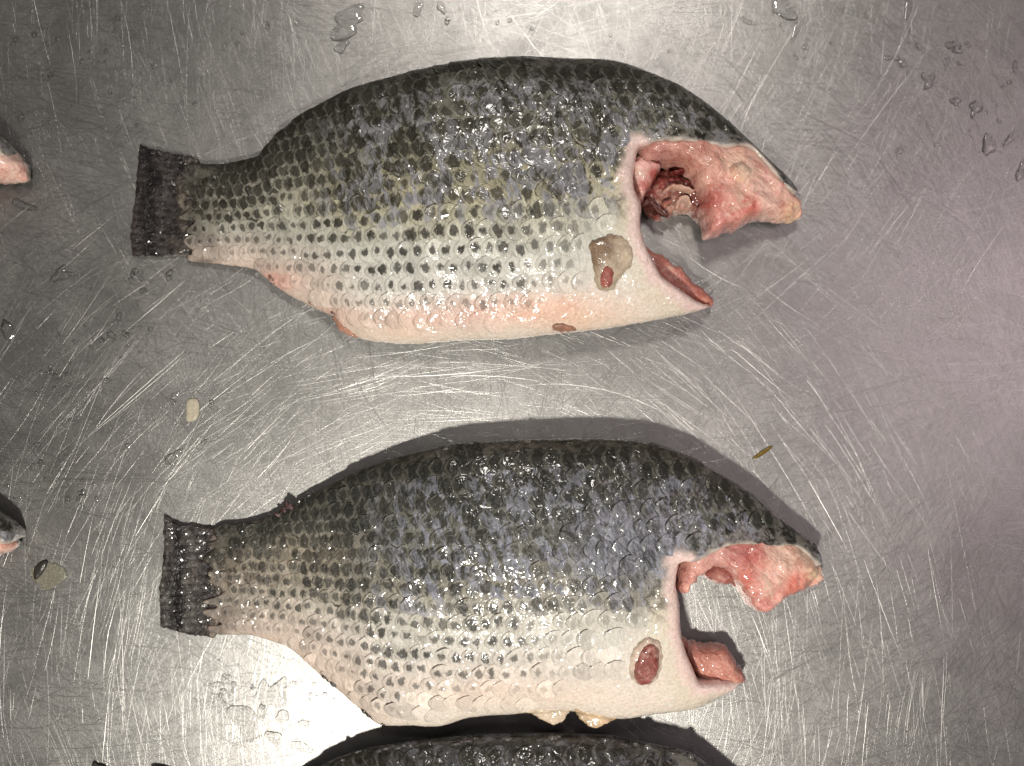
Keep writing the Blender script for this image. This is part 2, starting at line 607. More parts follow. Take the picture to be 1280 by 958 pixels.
class Fish:
    """one gutted fish lying on its left side; outlines given where they stand"""

    def __init__(s, name, spec, variant):
        s.spec = spec; s.v = variant
        s.top = WP(spec['dorsal'], ZM); s.bot = WP(spec['belly'], ZM)
        s.env_top = curve_fn(s.top)
        s.env_bot = curve_fn(np.vstack([s.bot, WP(spec['belly_env'], ZM)]))
        s.x0 = s.top[0, 0]; s.x1 = s.top[-1, 0]
        s.notch = WP(spec['notch'], ZM)
        s.skin_edge = WP(spec['skin_edge'], ZM)
        cx = (s.x0 + s.x1) / 2; cy = float((s.env_top(cx) + s.env_bot(cx)) / 2)
        s.org = np.array([cx, cy, 0.0])
        s.root = bpy.data.objects.new(name, None)
        s.root.empty_display_size = 0.02
        s.root.location = s.org
        COL.objects.link(s.root)

    def a(s, x): return np.clip((x - s.x0) / (s.x1 - s.x0), 0, 1)

    def t(s, P):
        yt = s.env_top(P[:, 0]); yb = s.env_bot(P[:, 0])
        return np.clip((yt - P[:, 1]) / np.maximum(yt - yb, 1e-4), 0, 1)

    def mid(s, x):
        return lerp_table(s.a(x), [0, .08, .2, .4, .6, .8, 1], np.array([2.6, 3.6, 6.0, 11.5, 13.0, 12.5, 9.0]) * 1e-3)

    def thick(s, x):
        return lerp_table(s.a(x), [0, .08, .2, .4, .6, .8, .92, 1], np.array([1.2, 3.0, 6.6, 14.0, 16.5, 15.0, 11, 5.0]) * 1e-3)

    def prof(s, t):
        return np.sin(np.pi * np.clip(t, 0, 1) ** 0.92) ** 0.58

    def z(s, P):
        x = P[:, 0]
        return s.mid(x) + s.thick(x) * s.prof(s.t(P))

    def zlow(s, P):
        x = P[:, 0]
        return 0.0004 + (s.mid(x) - 0.0004) * (1 - s.prof(s.t(P)) ** 0.7)

    # ---- intrinsic colour of the skin
    def colour(s, P):
        x = P[:, 0]; t = s.t(P); a = s.a(x)
        px = x / S; py = P[:, 1] / S
        n = fbm(px / 45 + 31 * s.v, py / 32, 3) - 0.5
        tj = np.clip(t + n * 0.14, 0, 1)
        if s.v == 0:
            keys = [0, .10, .25, .40, .50, .60, .70, .82, .91, 1]
            cols = [(.05, .05, .042), (.15, .15, .125), (.225, .22, .175), (.31, .295, .21), (.43, .405, .285), (.50, .49, .40), (.57, .57, .52), (.62, .60, .55), (.69, .61, .54), (.72, .65, .57)]
        elif s.v == 1:
            keys = [0, .10, .25, .40, .52, .60, .70, .82, .91, 1]
            cols = [(.06, .055, .045), (.12, .115, .095), (.16, .16, .14), (.20, .195, .165), (.32, .30, .25), (.54, .52, .46), (.60, .58, .53), (.65, .60, .54), (.70, .63, .56), (.72, .66, .58)]
        else:
            keys = [0, .2, .5, .8, 1]
            cols = [(.04, .037, .035), (.07, .065, .06), (.12, .11, .10), (.4, .36, .3), (.6, .48, .4)]
        base = lerp_table(tj, keys, cols)
        rad = lerp_table(tj, [0, .3, .5, .65, .8, .9], [.84, .72, .52, .38, .32, .26])
        stren = lerp_table(tj, [0, .3, .5, .7, .84, .90, .93], [.95, .92, .93, .95, .92, .6, 0])
        front = smooth01(.52, .76, a) if s.v != 1 else smooth01(.46, .66, a)
        low = smooth01(.52, .66, t)
        stren = stren * (1 - front * low * (1.0 if s.v == 0 else 1.0))
        base = base * (1 + (front * low * 0.08)[:, None])
        # pale peduncle
        ped = (1 - smooth01(.12, .30, a)) * smooth01(.12, .35, t)
        pc = np.array([.33, .325, .28]) if s.v == 0 else np.array([.36, .32, .26])
        base = base * (1 - 0.75 * ped[:, None]) + pc * 0.75 * ped[:, None]
        low_ped = (1 - smooth01(.2, .34, a)) * smooth01(.58, .98, t)
        base = base * (1 - low_ped[:, None]) + np.array([.60, .50, .43]) * low_ped[:, None]
        stren = stren * (1 - 0.3 * low_ped)
        tr = (1 - smooth01(.0, .085, a + .05 * (fbm(px / 9, py / 9, 2) - .5))) * np.clip(.35 + 1.5 * fbm(px / 7, py / 10, 2) - .25, 0, 1)
        base = base * (1 - .75 * tr[:, None]) + np.array([.045, .037, .031]) * .75 * tr[:, None]
        # slime patches
        if s.v == 0:
            blue = smooth01(.05, .15, t) * (1 - smooth01(.52, .66, t)) * smooth01(.16, .30, a)
        elif s.v == 1:
            blue = smooth01(.06, .14, t) * (1 - smooth01(.50, .60, t)) * smooth01(.2, .36, a)
            q = np.exp(-(((a - .68) / .10) ** 2 + ((t - .36) / .13) ** 2))
            blue = np.clip(blue + 0.6 * q, 0, 1)
            base = base * (1 - 0.6 * q[:, None]) + np.array([.22, .24, .33]) * 0.6 * q[:, None]
            stren = stren * (1 - 0.75 * q)
        else:
            blue = np.full(len(x), .8)
        # pink blush where the belly was pressed
        for (bx, by, rx, ry, c, f) in s.spec.get('blush', []):
            w = W((bx, by), 0.02)
            g = .7 * f * np.exp(-(((x - w[0]) / (rx * S)) ** 2 + ((P[:, 1] - w[1]) / (ry * S)) ** 2))
            g = g * (0.55 + 0.9 * fbm(px / 14, py / 9, 3))
            g = np.clip(g, 0, 1)
            base = base * (1 - g[:, None]) + np.array(c) * g[:, None]
            stren = stren * (1 - 0.5 * g)
        return base, np.stack([rad, stren, blue], 1)

    def body_colour(s, P, d=None):
        base, tone = s.colour(P)
        t = s.t(P); a = s.a(P[:, 0])
        dn = dist_poly(P, s.notch)
        # collar: bare pinkish white rim along the gill opening
        n = fbm(P[:, 0] / S / 10, P[:, 1] / S / 10, 2) - .5
        rim = 1 - smooth01(0.0035, 0.0075, dn + n * 0.004)
        base = base * (1 - rim[:, None]) + np.array([.76, .60, .56]) * rim[:, None]
        pale = (1 - smooth01(.006, .016, dn + n * 0.006)) * smooth01(.45, .6, t) * (1 - rim)
        base = base * (1 - .6 * pale[:, None]) + np.array([.66, .60, .47]) * .6 * pale[:, None]
        de = dist_poly(P, s.skin_edge)
        fr = (1 - smooth01(0.0004, 0.0024, de + n * 0.003)) * (1 - rim) * smooth01(.70, .76, a)
        base = base * (1 - fr[:, None]) + np.array([.55, .50, .45]) * fr[:, None]
        head = smooth01(.74, .84, a) * (1 - rim) * (1 - fr) * (t < .5)
        base = base * (1 - head[:, None]) + np.array([.17, .165, .15]) * head[:, None]
        tone = tone.copy()
        tone[:, 1] = np.clip(tone[:, 1] * 0.9 * (t < .62) + head, 0, 1) * (1 - rim) * (1 - fr)
        tone[:, 2] *= (1 - rim) * (1 - fr) * (1 - .5 * head)
        return base, tone

    def build_body(s):
        outline = np.vstack([s.top, s.skin_edge[::-1], s.notch, s.bot[::-1], WP([(x + random.gauss(0, 4), y + random.gauss(0, 2.2)) for x, y in s.spec['tail_root']], ZM)])
        cut = np.vstack([s.skin_edge[::-1], s.notch])
        ne = s.notch

        def zt(P, d):
            z = s.z(P)
            dn = dist_poly(P, ne)
            g = np.sqrt(np.clip(1 - (1 - np.clip(dn / 0.0042, 0, 1)) ** 2, 0, 1))
            z = z - 0.0055 * (1 - g)
            de = dist_poly(P, s.skin_edge)
            g2 = np.sqrt(np.clip(1 - (1 - np.clip(de / 0.0012, 0, 1)) ** 2, 0, 1))
            z = z - 0.0014 * (1 - g2)
            n = fbm(P[:, 0] / S / 16, P[:, 1] / S / 16, 2) - .5
            return np.maximum(z + n * 0.0006, 0.0012)

        def zbnd(P):
            z = s.mid(P[:, 0])
            dn = dist_poly(P, cut)
            zc = s.z(P) - 0.0045
            return np.where(dn < 0.0006, np.maximum(zc, 0.002), z)
        base = lambda P, d: s.body_colour(P)[0]
        tone = lambda P, d: s.body_colour(P)[1]
        o = slab('body', outline, zt, lambda P, d: s.zlow(P), zbnd, 0.0021, M_skin[s.v], s.root, s.org, base, tone, step=0.0011, jag=0.00025)
        return o

    def build_scales(s, xlim=None, view=True):
        sp = s.spec
        ax, ay = zip(*[W(p, 0.02) for p in sp['axis']])
        mid = lambda x: np.interp(x, ax, ay)
        rowh = lambda a: lerp_table(a, [0, .12, .3, .5, .8], np.array([15.5, 16.5, 20.5, 22.3, 22.0]) * S * .93)
        colw = lambda a: lerp_table(a, [0, .12, .3, .5, .8], np.array([13.0, 14.0, 17.2, 18.6, 18.4]) * S * .93)
        xs = [s.x0 + 0.004 * (s.x1 - s.x0)]
        while xs[-1] < s.x0 + 0.93 * (s.x1 - s.x0):
            xs.append(xs[-1] + float(colw(s.a(np.array([xs[-1]])))[0]) * 0.5)
        items = []
        for ci, x in enumerate(xs):
            for k in range(-12, 13):
                if (k + ci) % 2:
                    continue
                aa = s.a(np.array([x])); rh = float(rowh(aa)[0]); cw = float(colw(aa)[0])
                y = mid(x) + k * rh
                P = np.array([[x + random.gauss(0, .05) * cw, y + random.gauss(0, .04) * rh]])
                t = s.t(P)[0]; a = float(aa[0])
                if t < 0.02 or t > 0.955 or P[0, 1] > s.env_top(x) - 0.0010 or P[0, 1] < s.env_bot(x) + 0.0018:
                    continue
                if a > .52 and t > .95 - .26 * (a - .52) / .3:
                    continue
                dn = dist_poly(P, s.notch)[0]; de = dist_poly(P, s.skin_edge)[0]
                lim = 0.0085 + 0.003 * (t > .5)
                if dn < lim or (a > .66 and de < 0.0040):
                    continue
                # in front of the collar there is no scaled skin below the cut
                if P[0, 0] > s.notch_x(P[0, 1]) - 0.003 and P[0, 1] < s.edge_y(P[0, 0]):
                    continue
                sc = 1.0
                if a < .06:
                    if random.random() < .45 * (1 - a / .06): continue
                    sc = random.uniform(.7, 1.0)
                if a > .76:
                    sc = 0.9
                if sp.get('clear') and any(math.hypot((P[0, 0] - W(c, .027)[0]) / (c[2] * S), (P[0, 1] - W(c, .027)[1]) / (c[3] * S)) < 1 for c in sp['clear']):
                    continue
                if view and P[0, 1] < -479 * S:
                    continue
                items.append((P[0], cw * sc, rh * sc, t, a))
        return s.make_scales(items)

    def notch_x(s, y):
        o = np.argsort(s.notch[:, 1])
        return float(np.interp(y, s.notch[o, 1], s.notch[o, 0]))

    def edge_y(s, x):
        o = np.argsort(s.skin_edge[:, 0])
        return float(np.interp(x, s.skin_edge[o, 0], s.skin_edge[o, 1]))

    def make_scales(s, items):
        ss = np.array([-1, -.45, .1, .55, .9, 1.0]); ww = np.array([-1, -.55, 0, .55, 1])
        hwf = np.array([.62, .95, 1.0, .86, .50, .46])
        lift = np.array([-.42, -.1, .14, .34, .50, -0.12])
        F = []
        for i in range(5):
            for j in range(4):
                k = i * 5 + j
                F.append((k, k + 1, k + 6, k + 5))
        UV = np.array([((u + 1) / 2, (w + 1) / 2) for u in ss for w in ww])
        built = []
        for (c, cw, rh, t, a) in items:
            L = cw * .98 * random.uniform(.92, 1.08); Wd = rh * .60 * random.uniform(.94, 1.08)
            ang = random.gauss(0, .13) + 0.10 * (t - .5)
            e1 = np.array([-math.cos(ang), -math.sin(ang)]); e2 = np.array([-e1[1], e1[0]])
            up = 1.0 + random.gauss(0, .40)
            tw = random.gauss(0, .20)
            P = []; dz = []
            for i, u in enumerate(ss):
                for w in ww:
                    bow = (1 - w * w) * .16 * (i >= 3) - .10 * (i >= 3)
                    P.append(c + e1 * L * (u + bow) + e2 * Wd * w * hwf[i])
                    dz.append((lift[i] * up + tw * w * (i > 1) - .12 * w * w * (i < 5)) * 0.0012 + 0.00022)
            P = np.array(P); dz = np.array(dz) * min(1.0, cw / (17 * S) + .05)
            # sits on the body; stays over it at the outline
            lowy = s.env_bot(P[:, 0]) + 0.0004; hiy = s.env_top(P[:, 0]) + 0.0002
            P[:, 1] = np.clip(P[:, 1], lowy, hiy)
            z = s.z(P) + dz
            base, tone = s.colour(np.repeat(c[None, :], 1, 0))
            jit = 1 + random.gauss(0, .10)
            b = (np.repeat(base, len(P), 0) * .45 + s.colour(P)[0] * .55) * jit; to = np.repeat(tone, len(P), 0)
            to[:, 0] *= random.uniform(.80, 1.15); to[:, 1] *= random.uniform(.9, 1.0)
            if random.random() < .04: to[:, 1] *= .4
            pat = float(fbm(np.array([c[0] / S / 38 + 60 * s.v]), np.array([c[1] / S / 55]), 2)[0])
            to[:, 1] *= .85 + .15 * float(smooth01(.32, .6, np.array([pat + random.gauss(0, .06)]))[0])
            to[:, 0] *= (.62 + .75 * pat) if t < .5 else (.92 + .2 * pat)
            built.append((np.column_stack([P, z]), b, to, cw * rh))
        built.sort(key=lambda q: -q[3])
        for (V, b, to, _) in built[:300]:
            new_obj('scale', V, F, M_scale[s.v], s.root, True, s.org, b, to, UV)
        rest = built[300:]
        if rest:
            n = len(UV)
            V = np.vstack([r[0] for r in rest]); b = np.vstack([r[1] for r in rest]); to = np.vstack([r[2] for r in rest])
            FF = [tuple(i + n * q for i in f) for q in range(len(rest)) for f in F]
            o = new_obj('small_scales', V, FF, M_scale[s.v], s.root, True, s.org, b, to, np.tile(UV, (len(rest), 1)))
            tag(o, kind='stuff')
        return len(built)

    def build_tail(s):
        poly = WP(s.spec['tail'], 0.004)
        lo, hi = poly[:, 0].min(), poly[:, 0].max()
        yt, yb = poly[:, 1].max(), poly[:, 1].min()
        fan = s.spec.get('fan', 0.0)

        def ray(P):
            u = (P[:, 0] - lo) / (hi - lo)
            return ((P[:, 1] - yb) / (yt - yb) + fan * u) * 15.0

        def zt(P, d):
            u = (P[:, 0] - lo) / (hi - lo)
            z = 0.0024 - 0.0005 * u
            r = ray(P) + 0.4 * (fbm(P[:, 0] / S / 30, P[:, 1] / S / 30, 2) - .5)
            z = z + 0.0006 * (np.abs(np.sin(np.pi * r)) ** .7) + 0.0009 * (fbm(P[:, 0] / S / 22, P[:, 1] / S / 22, 2) - .5)
            return z * np.sqrt(np.clip(d / 0.0006, 0.3, 1))

        def col(P, d):
            u = (P[:, 0] - lo) / (hi - lo)
            n = fbm(P[:, 0] / S / 12, P[:, 1] / S / 18, 3) - .5
            bands = .5 + .5 * np.sin((u + n * .22) * 2 * np.pi * 2.2 + .8)
            dk = np.array([.009, .007, .007]); lt = np.array([.05, .043, .041]) if s.v == 0 else np.array([.085, .077, .070])
            c = dk + (lt - dk) * bands[:, None]
            r = ray(P)
            c = c * (0.35 + 1.0 * (np.abs(np.sin(np.pi * r))))[:, None]
            rootm = smooth01(.62, 1.0, u + n * .8)
            rc = (np.array([.13, .11, .088]) if s.v == 0 else np.array([.16, .125, .105])) * (.2 + 1.6 * fbm(P[:, 0] / S / 6, P[:, 1] / S / 9, 3))[:, None]
            return c * (1 - rootm[:, None]) + rc * rootm[:, None]
        return slab('tail_fin', poly, zt, lambda P, d: np.full(len(P), .0006), lambda P: np.full(len(P), .0012), 0.0011, M_fin, s.root, s.org, col, None,
                    rings=(0.0003, 0.0008), step=0.0007, jag=0.0007)

    def flesh(s, name, pts, blobs, default, zfn, edge=0.0042, low=0.005, lump=0.0022, parent=None, sp=0.0013, zp=ZM, jag=0.0008, label=None):
        poly = WP(pts, zp)

        def zt(P, d):
            g = np.sqrt(np.clip(1 - (1 - np.clip(d / edge, 0, 1)) ** 2, 0, 1))
            n = fbm(P[:, 0] / S / 17 + 9, P[:, 1] / S / 17, 3) - .5
            n2 = fbm(P[:, 0] / S / 6 + 3, P[:, 1] / S / 6, 2) - .5
            n3 = fbm(P[:, 0] / S / 3.2 + 5, P[:, 1] / S / 4, 2) - .5
            return low + (zfn(P) - low) * g + (n * 2 * lump + n2 * lump * .7 + n3 * lump * .35) * g

        def col(P, d):
            c = np.tile(np.array(default, float), (len(P), 1))
            for (bx, by, r, cc) in blobs:
                w = W((bx, by), .02)
                n = fbm(P[:, 0] / S / 12 + bx, P[:, 1] / S / 12, 2)
                g = np.exp(-((np.hypot(P[:, 0] - w[0], P[:, 1] - w[1]) / (r * S)) ** 2)) * (.6 + .8 * n)
                g = np.clip(g * 1.3, 0, 1)
                c = c * (1 - g[:, None]) + np.array(cc) * g[:, None]
            return c
        o = slab(name, poly, zt, lambda P, d: np.minimum(np.full(len(P), low - .003), zt(P, d) - .0008), lambda P: np.full(len(P), low), sp, M_flesh, parent or s.root, s.org, col, None,
                 rings=(0.0003, 0.001), step=0.0009, jag=jag)
        if label: o['label'] = label
        return o

    def patch(s, name, pts, colfn, hgt, edge, mat, parent=None, tone=None, dish=0.0, sink=0.0008, label=None, zp=0.027):
        """a raised piece growing out of the body surface"""
        poly = WP(pts, zp)
        c0 = poly.mean(0); rr = np.linalg.norm(poly - c0, axis=1).mean()

        def zt(P, d):
            g = np.sqrt(np.clip(1 - (1 - np.clip(d / edge, 0, 1)) ** 2, 0, 1))
            rim = np.clip(1 - np.hypot(P[:, 0] - c0[0], P[:, 1] - c0[1]) / rr, 0, 1)
            n = fbm(P[:, 0] / S / 7, P[:, 1] / S / 7, 2) - .5
            return s.z(P) - sink * .4 + hgt * g - dish * smooth01(.1, .6, rim) + n * .0006
        o = slab(name, poly, zt, lambda P, d: s.z(P) - sink - .0015, lambda P: s.z(P) - sink, 0.0009, mat, parent or s.root, s.org, colfn,
                 (lambda P, d: np.tile(tone, (len(P), 1))) if tone is not None else None, rings=(.0003, .0007), step=.0007, jag=.0006)
        if label: o['label'] = label
        return o

    def fin_base(s, name, line, mat, col, h=(.0006, .0022), w=.0011, step=.0022, out=1, tuft=0.0, skip=.35):
        """row of trimmed fin spines along the outline"""
        r = resample(WP(line, ZM), step, closed=False)
        V, F, B = [], [], []
        for i in range(len(r)):
            a = r[max(i - 1, 0)]; b = r[min(i + 1, len(r) - 1)]
            d = (b - a) / (np.linalg.norm(b - a) + 1e-9)
            n = np.array([-d[1], d[0]]) * out
            c = r[i] - n * .0017
            z0 = float(s.mid(np.array([c[0]]))[0]) + random.uniform(-.0004, .0012)
            hh = random.uniform(*h) * random.choice([.4, .7, 1.0, 1.0, 1.5])
            if random.random() < skip: continue
            lean = random.gauss(-.25, .35)
            k = len(V)
            ww = w * random.uniform(.6, 1.6)
            segs = 6
            for lev, (f, ws) in enumerate(((0, 1.25), (.55, 1.05), (.92, .62))):
                ctr = c + n * (hh + .0009) * f + d * lean * hh * f
                zz = z0 + .0007 * f + tuft * f * random.uniform(0, 1)
                for q in range(segs):
                    th = 2 * math.pi * q / segs
                    V.append((ctr[0] + d[0] * math.cos(th) * ww * ws, ctr[1] + d[1] * math.cos(th) * ww * ws, zz + math.sin(th) * ww * ws * .8))
            tip = c + n * (hh + .0009) + d * lean * hh
            V.append((tip[0], tip[1], z0 + .0009))
            for lev in range(2):
                for q in range(segs):
                    q2 = (q + 1) % segs
                    F.append((k + lev * segs + q, k + lev * segs + q2, k + (lev + 1) * segs + q2, k + (lev + 1) * segs + q))
            for q in range(segs):
                F.append((k + 2 * segs + q, k + 2 * segs + (q + 1) % segs, k + 3 * segs))
            cc = np.array(col) * random.uniform(.55, 1.6)
            B += [cc] * (len(V) - k)
        return new_obj(name, V, F, mat, s.root, True, s.org, np.array(B), np.tile([.5, .35, .2], (len(V), 1)))


FISH1 = dict(
    dorsal=[(228, 195), (250, 197), (275, 196), (300, 191), (316, 187), (323, 176), (342, 158), (368, 138), (395, 123), (427, 108), (457, 99), (485, 93), (513, 87), (558, 79), (600, 73), (658, 71),
            (706, 73), (747, 74), (773, 77), (808, 89), (840, 102), (863, 114), (893, 135), (922, 159), (954, 188), (986, 217), (998, 231)],
    belly=[(228, 322), (262, 326), (300, 331), (314, 336), (340, 357), (361, 370), (388, 383), (412, 395), (421, 406), (438, 417), (456, 425), (507, 430), (560, 427), (600, 425), (640, 424), (693, 418),
           (759, 411), (828, 399), (866, 391), (890, 382)],
    belly_env=[(930, 352), (970, 308), (1000, 262)],
    notch=[(793, 196), (787, 222), (788, 244), (796, 263), (796, 288), (802, 309), (812, 328), (824, 347), (846, 361), (870, 375), (890, 381)],
    skin_edge=[(797, 192), (829, 187), (865, 188), (903, 191), (922, 186), (938, 187), (950, 198), (962, 213), (976, 230), (993, 244)],
    tail_root=[(217, 316), (231, 308), (215, 299), (233, 291), (218, 283), (230, 274), (213, 266), (232, 257), (216, 249), (233, 240), (219, 231), (230, 222), (214, 213), (229, 205), (219, 198)],
    tail=[(170, 178), (171, 178), (172, 179), (204, 187), (246, 199), (243, 230), (241, 270), (241, 298), (234, 316), (200, 319.5), (162, 318.5), (161, 318), (160.6, 317), (160, 287), (164, 250), (167, 215)],
    fan=.12,
    axis=[(228, 262), (400, 258), (560, 250), (700, 245), (900, 240)],
    clear=[(765, 328, 34, 42)],
    blush=[(590, 392, 95, 12, (.78, .36, .28), .8), (690, 385, 60, 14, (.80, .42, .28), .8), (330, 345, 30, 12, (.72, .30, .24), .9), (400, 392, 40, 10, (.66, .36, .28), .7), (500, 410, 70, 14, (.76, .50, .36), .6),
           (720, 400, 60, 12, (.78, .50, .32), .6)],
)
FISH2 = dict(
    dorsal=[(266, 661), (290, 660), (319, 653), (340, 646), (365, 632), (396, 615), (422, 602), (462, 584), (493, 573), (546, 560), (599, 553), (640, 550), (679, 549), (730, 548), (767, 549),
            (809, 553), (841, 562), (865, 571), (899, 592), (939, 616), (968, 640), (995, 662), (1016, 677), (1028, 691)],
    belly=[(262, 803), (300, 803), (335, 812), (358, 821), (398, 855), (438, 887), (457, 903), (475, 913), (512, 912), (548, 911), (582, 900), (610, 896), (640, 894), (690, 889), (720, 890), (773, 899), (812, 894), (866, 887), (905, 871), (931, 854)],
    belly_env=[(965, 812), (1000, 765), (1030, 712)],
    notch=[(842, 698), (838, 722), (843, 748), (845, 778), (852, 805), (863, 830), (873, 848), (892, 850), (915, 853), (930, 853)],
    skin_edge=[(848, 694), (860, 694), (881, 684), (905, 676), (937, 677), (966, 680), (988, 681), (1002, 689), (1013, 699), (1023, 711)],
    tail_root=[(246, 795), (262, 786), (247, 777), (263, 768), (244, 759), (260, 750), (243, 741), (262, 732), (247, 723), (259, 714), (243, 705), (262, 696), (248, 687), (258, 678), (247, 668)],
    tail=[(201, 646), (202, 646), (203, 647), (228, 656), (278, 664), (280, 690), (276, 730), (274, 768), (268, 796), (244, 797.5), (199, 787.5), (198, 787), (197.6, 786), (196, 740), (200, 700)],
    fan=-.06,
    axis=[(262, 734), (400, 735), (560, 735), (700, 728), (900, 715)],
    clear=[(810, 830, 32, 44)],
    blush=[(560, 850, 150, 26, (.72, .57, .49), .35), (400, 800, 70, 22, (.62, .52, .47), .4), (300, 740, 40, 30, (.38, .31, .26), .5), (640, 870, 90, 16, (.78, .60, .48), .6), (390, 700, 80, 20, (.30, .25, .17), .5)],
)


def plain(c, var=.25, f=9):
    def fn(P, d):
        n = fbm(P[:, 0] / S / f, P[:, 1] / S / f, 3) - .5
        return np.array(c)[None, :] * (1 + var * 2 * n)[:, None]
    return fn


PINK = (.76, .44, .37); PALE = (.80, .56, .47); RED = (.44, .12, .10); BROWN = (.22, .10, .075)


def ribbon(line, wd):
    l = np.array(line, float)
    t = np.gradient(l, axis=0)
    n = np.stack([-t[:, 1], t[:, 0]], 1) / np.linalg.norm(t, axis=1)[:, None]
    w = wd * (1 - .45 * np.abs(np.linspace(-1, 1, len(l))) ** 2)[:, None]
    return [tuple(p) for p in np.vstack([l + n * w, (l - n * w)[::-1]])]


def collar_lining(f, pts, low=.006):
    return f.flesh('gill_opening_lining', pts, [], (.62, .30, .26), lambda P: np.minimum(f.z(P) - .003, .020), edge=.003, low=low, lump=.0012)


def stump_colour(P, d):
    w = W((748, 310), .027)
    g = np.exp(-(((P[:, 0] - w[0]) / (22 * S)) ** 2 + ((P[:, 1] - w[1]) / (32 * S)) ** 2))
    g = np.clip(g * (.7 + fbm(P[:, 0] / S / 8, P[:, 1] / S / 8, 3)), 0, 1)[:, None]
    n = 1 + .5 * (fbm(P[:, 0] / S / 5, P[:, 1] / S / 5, 3) - .5)
    return (np.array([.57, .48, .37]) * (1 - g) + np.array([.24, .165, .11]) * g) * n[:, None]


def build_fish1(f):
    f.build_body()
    n = f.build_scales()
    f.build_tail()
    zf = lambda P: np.minimum(f.z(P) - .0012, .0245)
    f.flesh('head_flesh', [(800, 178), (829, 172), (865, 172), (903, 174), (924, 172), (944, 180), (957, 192), (970, 205), (984, 221), (996, 238), (1007, 254), (1007, 268), (992, 276), (960, 275), (941, 275), (927, 285),
                           (905, 291), (894, 295), (882, 294), (880, 279), (874, 262), (872, 244), (864, 226), (850, 212), (830, 205), (814, 208), (800, 204)],
            [(922, 215, 26, (.80, .58, .44)), (905, 240, 26, (.82, .50, .42)), (955, 248, 28, PALE), (1000, 262, 14, (.82, .58, .40)), (888, 250, 14, RED), (905, 282, 22, (.66, .30, .26)), (935, 258, 14, (.62, .20, .16)),
             (860, 200, 30, (.50, .25, .20)), (820, 200, 18, (.55, .30, .26)), (868, 225, 16, (.70, .42, .34))], PINK, zf, low=.007)
    f.flesh('gill_opening_lining', [(794, 194), (812, 197), (828, 205), (826, 216), (814, 234), (807, 248), (800, 260), (793, 246), (788, 222)],
            [(797, 215, 12, (.78, .58, .55)), (820, 218, 9, (.36, .08, .07)), (808, 230, 8, (.50, .18, .16))], (.70, .42, .38), lambda P: np.full(len(P), .0185), edge=.0025, low=.007, lump=.0012, zp=.016)
    f.flesh('gill_remnant', [(800, 254), (806, 240), (818, 222), (830, 208), (850, 206), (872, 216), (892, 236), (894, 262), (880, 278), (866, 266), (846, 265), (836, 271), (822, 272), (808, 264)],
            [(815, 256, 15, (.07, .018, .015)), (848, 246, 16, (.50, .33, .26)), (858, 217, 22, (.16, .025, .02)), (836, 268, 9, (.34, .09, .07)), (862, 258, 10, (.52, .33, .26)), (886, 246, 12, (.14, .03, .025)), (832, 224, 12, (.25, .06, .05))],
            (.20, .05, .04), lambda P: np.full(len(P), .0100), low=.0030, lump=.0045, zp=.010)
    for line, wd, cc, zz in (([(828, 240), (842, 232), (856, 236), (868, 240)], 5.0, (.50, .33, .26), .0150), ([(846, 262), (850, 250), (858, 246), (866, 256)], 5.5, (.54, .38, .30), .0135),
                             ([(804, 254), (814, 250), (822, 258), (836, 268)], 7.0, (.07, .016, .014), .0120), ([(830, 262), (834, 252), (842, 250)], 4.5, (.34, .14, .11), .0130),
                             ([(870, 226), (882, 236), (885, 250), (878, 266)], 5.0, (.42, .14, .12), .0165), ([(838, 216), (856, 213), (872, 220)], 4.5, (.14, .022, .02), .0160)):
        f.flesh('gill_arch', ribbon(line, wd), [], cc, lambda P, zz=zz: np.full(len(P), zz), edge=.0016, low=.007, lump=.0020, zp=.013, sp=.0009, jag=.0005)
    f.flesh('eye_socket', [(905, 205), (915, 197), (930, 196), (943, 204), (947, 218), (940, 231), (926, 236), (912, 231), (904, 219)],
            [(928, 216, 14, (.80, .60, .46)), (912, 208, 7, (.5, .3, .22))], (.78, .50, .39), lambda P: zf(P) + .0013, edge=.005, low=.014, lump=.0018, zp=.02)
    f.flesh('throat_flesh', [(806, 308), (820, 314), (833, 319), (842, 329), (853, 332), (866, 349), (883, 362), (895, 379), (880, 384), (856, 374), (828, 358), (810, 336)],
            [(835, 338, 12, (.60, .28, .24)), (885, 377, 8, (.55, .24, .16))], (.50, .21, .17), lambda P: np.full(len(P), .010), edge=.003, low=.004, lump=.0014, zp=.008)
    st = f.patch('pectoral_fin_stump', [(737, 304), (748, 297), (764, 293), (780, 297), (791, 312), (792, 330), (783, 340), (775, 350), (768, 361), (752, 361), (744, 350), (740, 328)],
                 stump_colour, .0026, .0050, M_skin[0], tone=[.5, .12, .0], label='brown trimmed pectoral fin base on the collar')
    f.patch('cut_fin_root', [(752, 340), (758, 331), (766, 334), (769, 347), (766, 358), (756, 360), (750, 352)], plain((.34, .12, .095), .5, 4), .0032, .0016, M_flesh, parent=st)
    f.patch('pelvic_fin_stump', [(690, 407), (703, 405), (718, 408), (722, 413), (706, 417), (693, 415)], plain((.36, .19, .13), .3, 6), .0018, .0012, M_skin[0], tone=[.5, .2, 0], zp=.016)
    f.patch('vent_flap', [(411, 394), (424, 402), (434, 412), (446, 420), (436, 421), (420, 411)], plain((.50, .27, .19), .3, 6), .0016, .0012, M_skin[0], tone=[.5, .2, 0], zp=.012)
    f.fin_base('dorsal_fin_base', [(345, 157), (395, 124), (457, 100), (558, 80), (658, 72), (747, 75), (773, 77), (840, 102), (863, 114)], M_skin[0], (.035, .033, .028), (.0000, .0003), w=.0012, skip=.85)
    f.fin_base('anal_fin_base', [(318, 339), (340, 357), (361, 370), (388, 383), (412, 395), (421, 406)], M_skin[0], (.30, .15, .11), (.0000, .0006), w=.0010, out=-1, skip=.6)
    return n


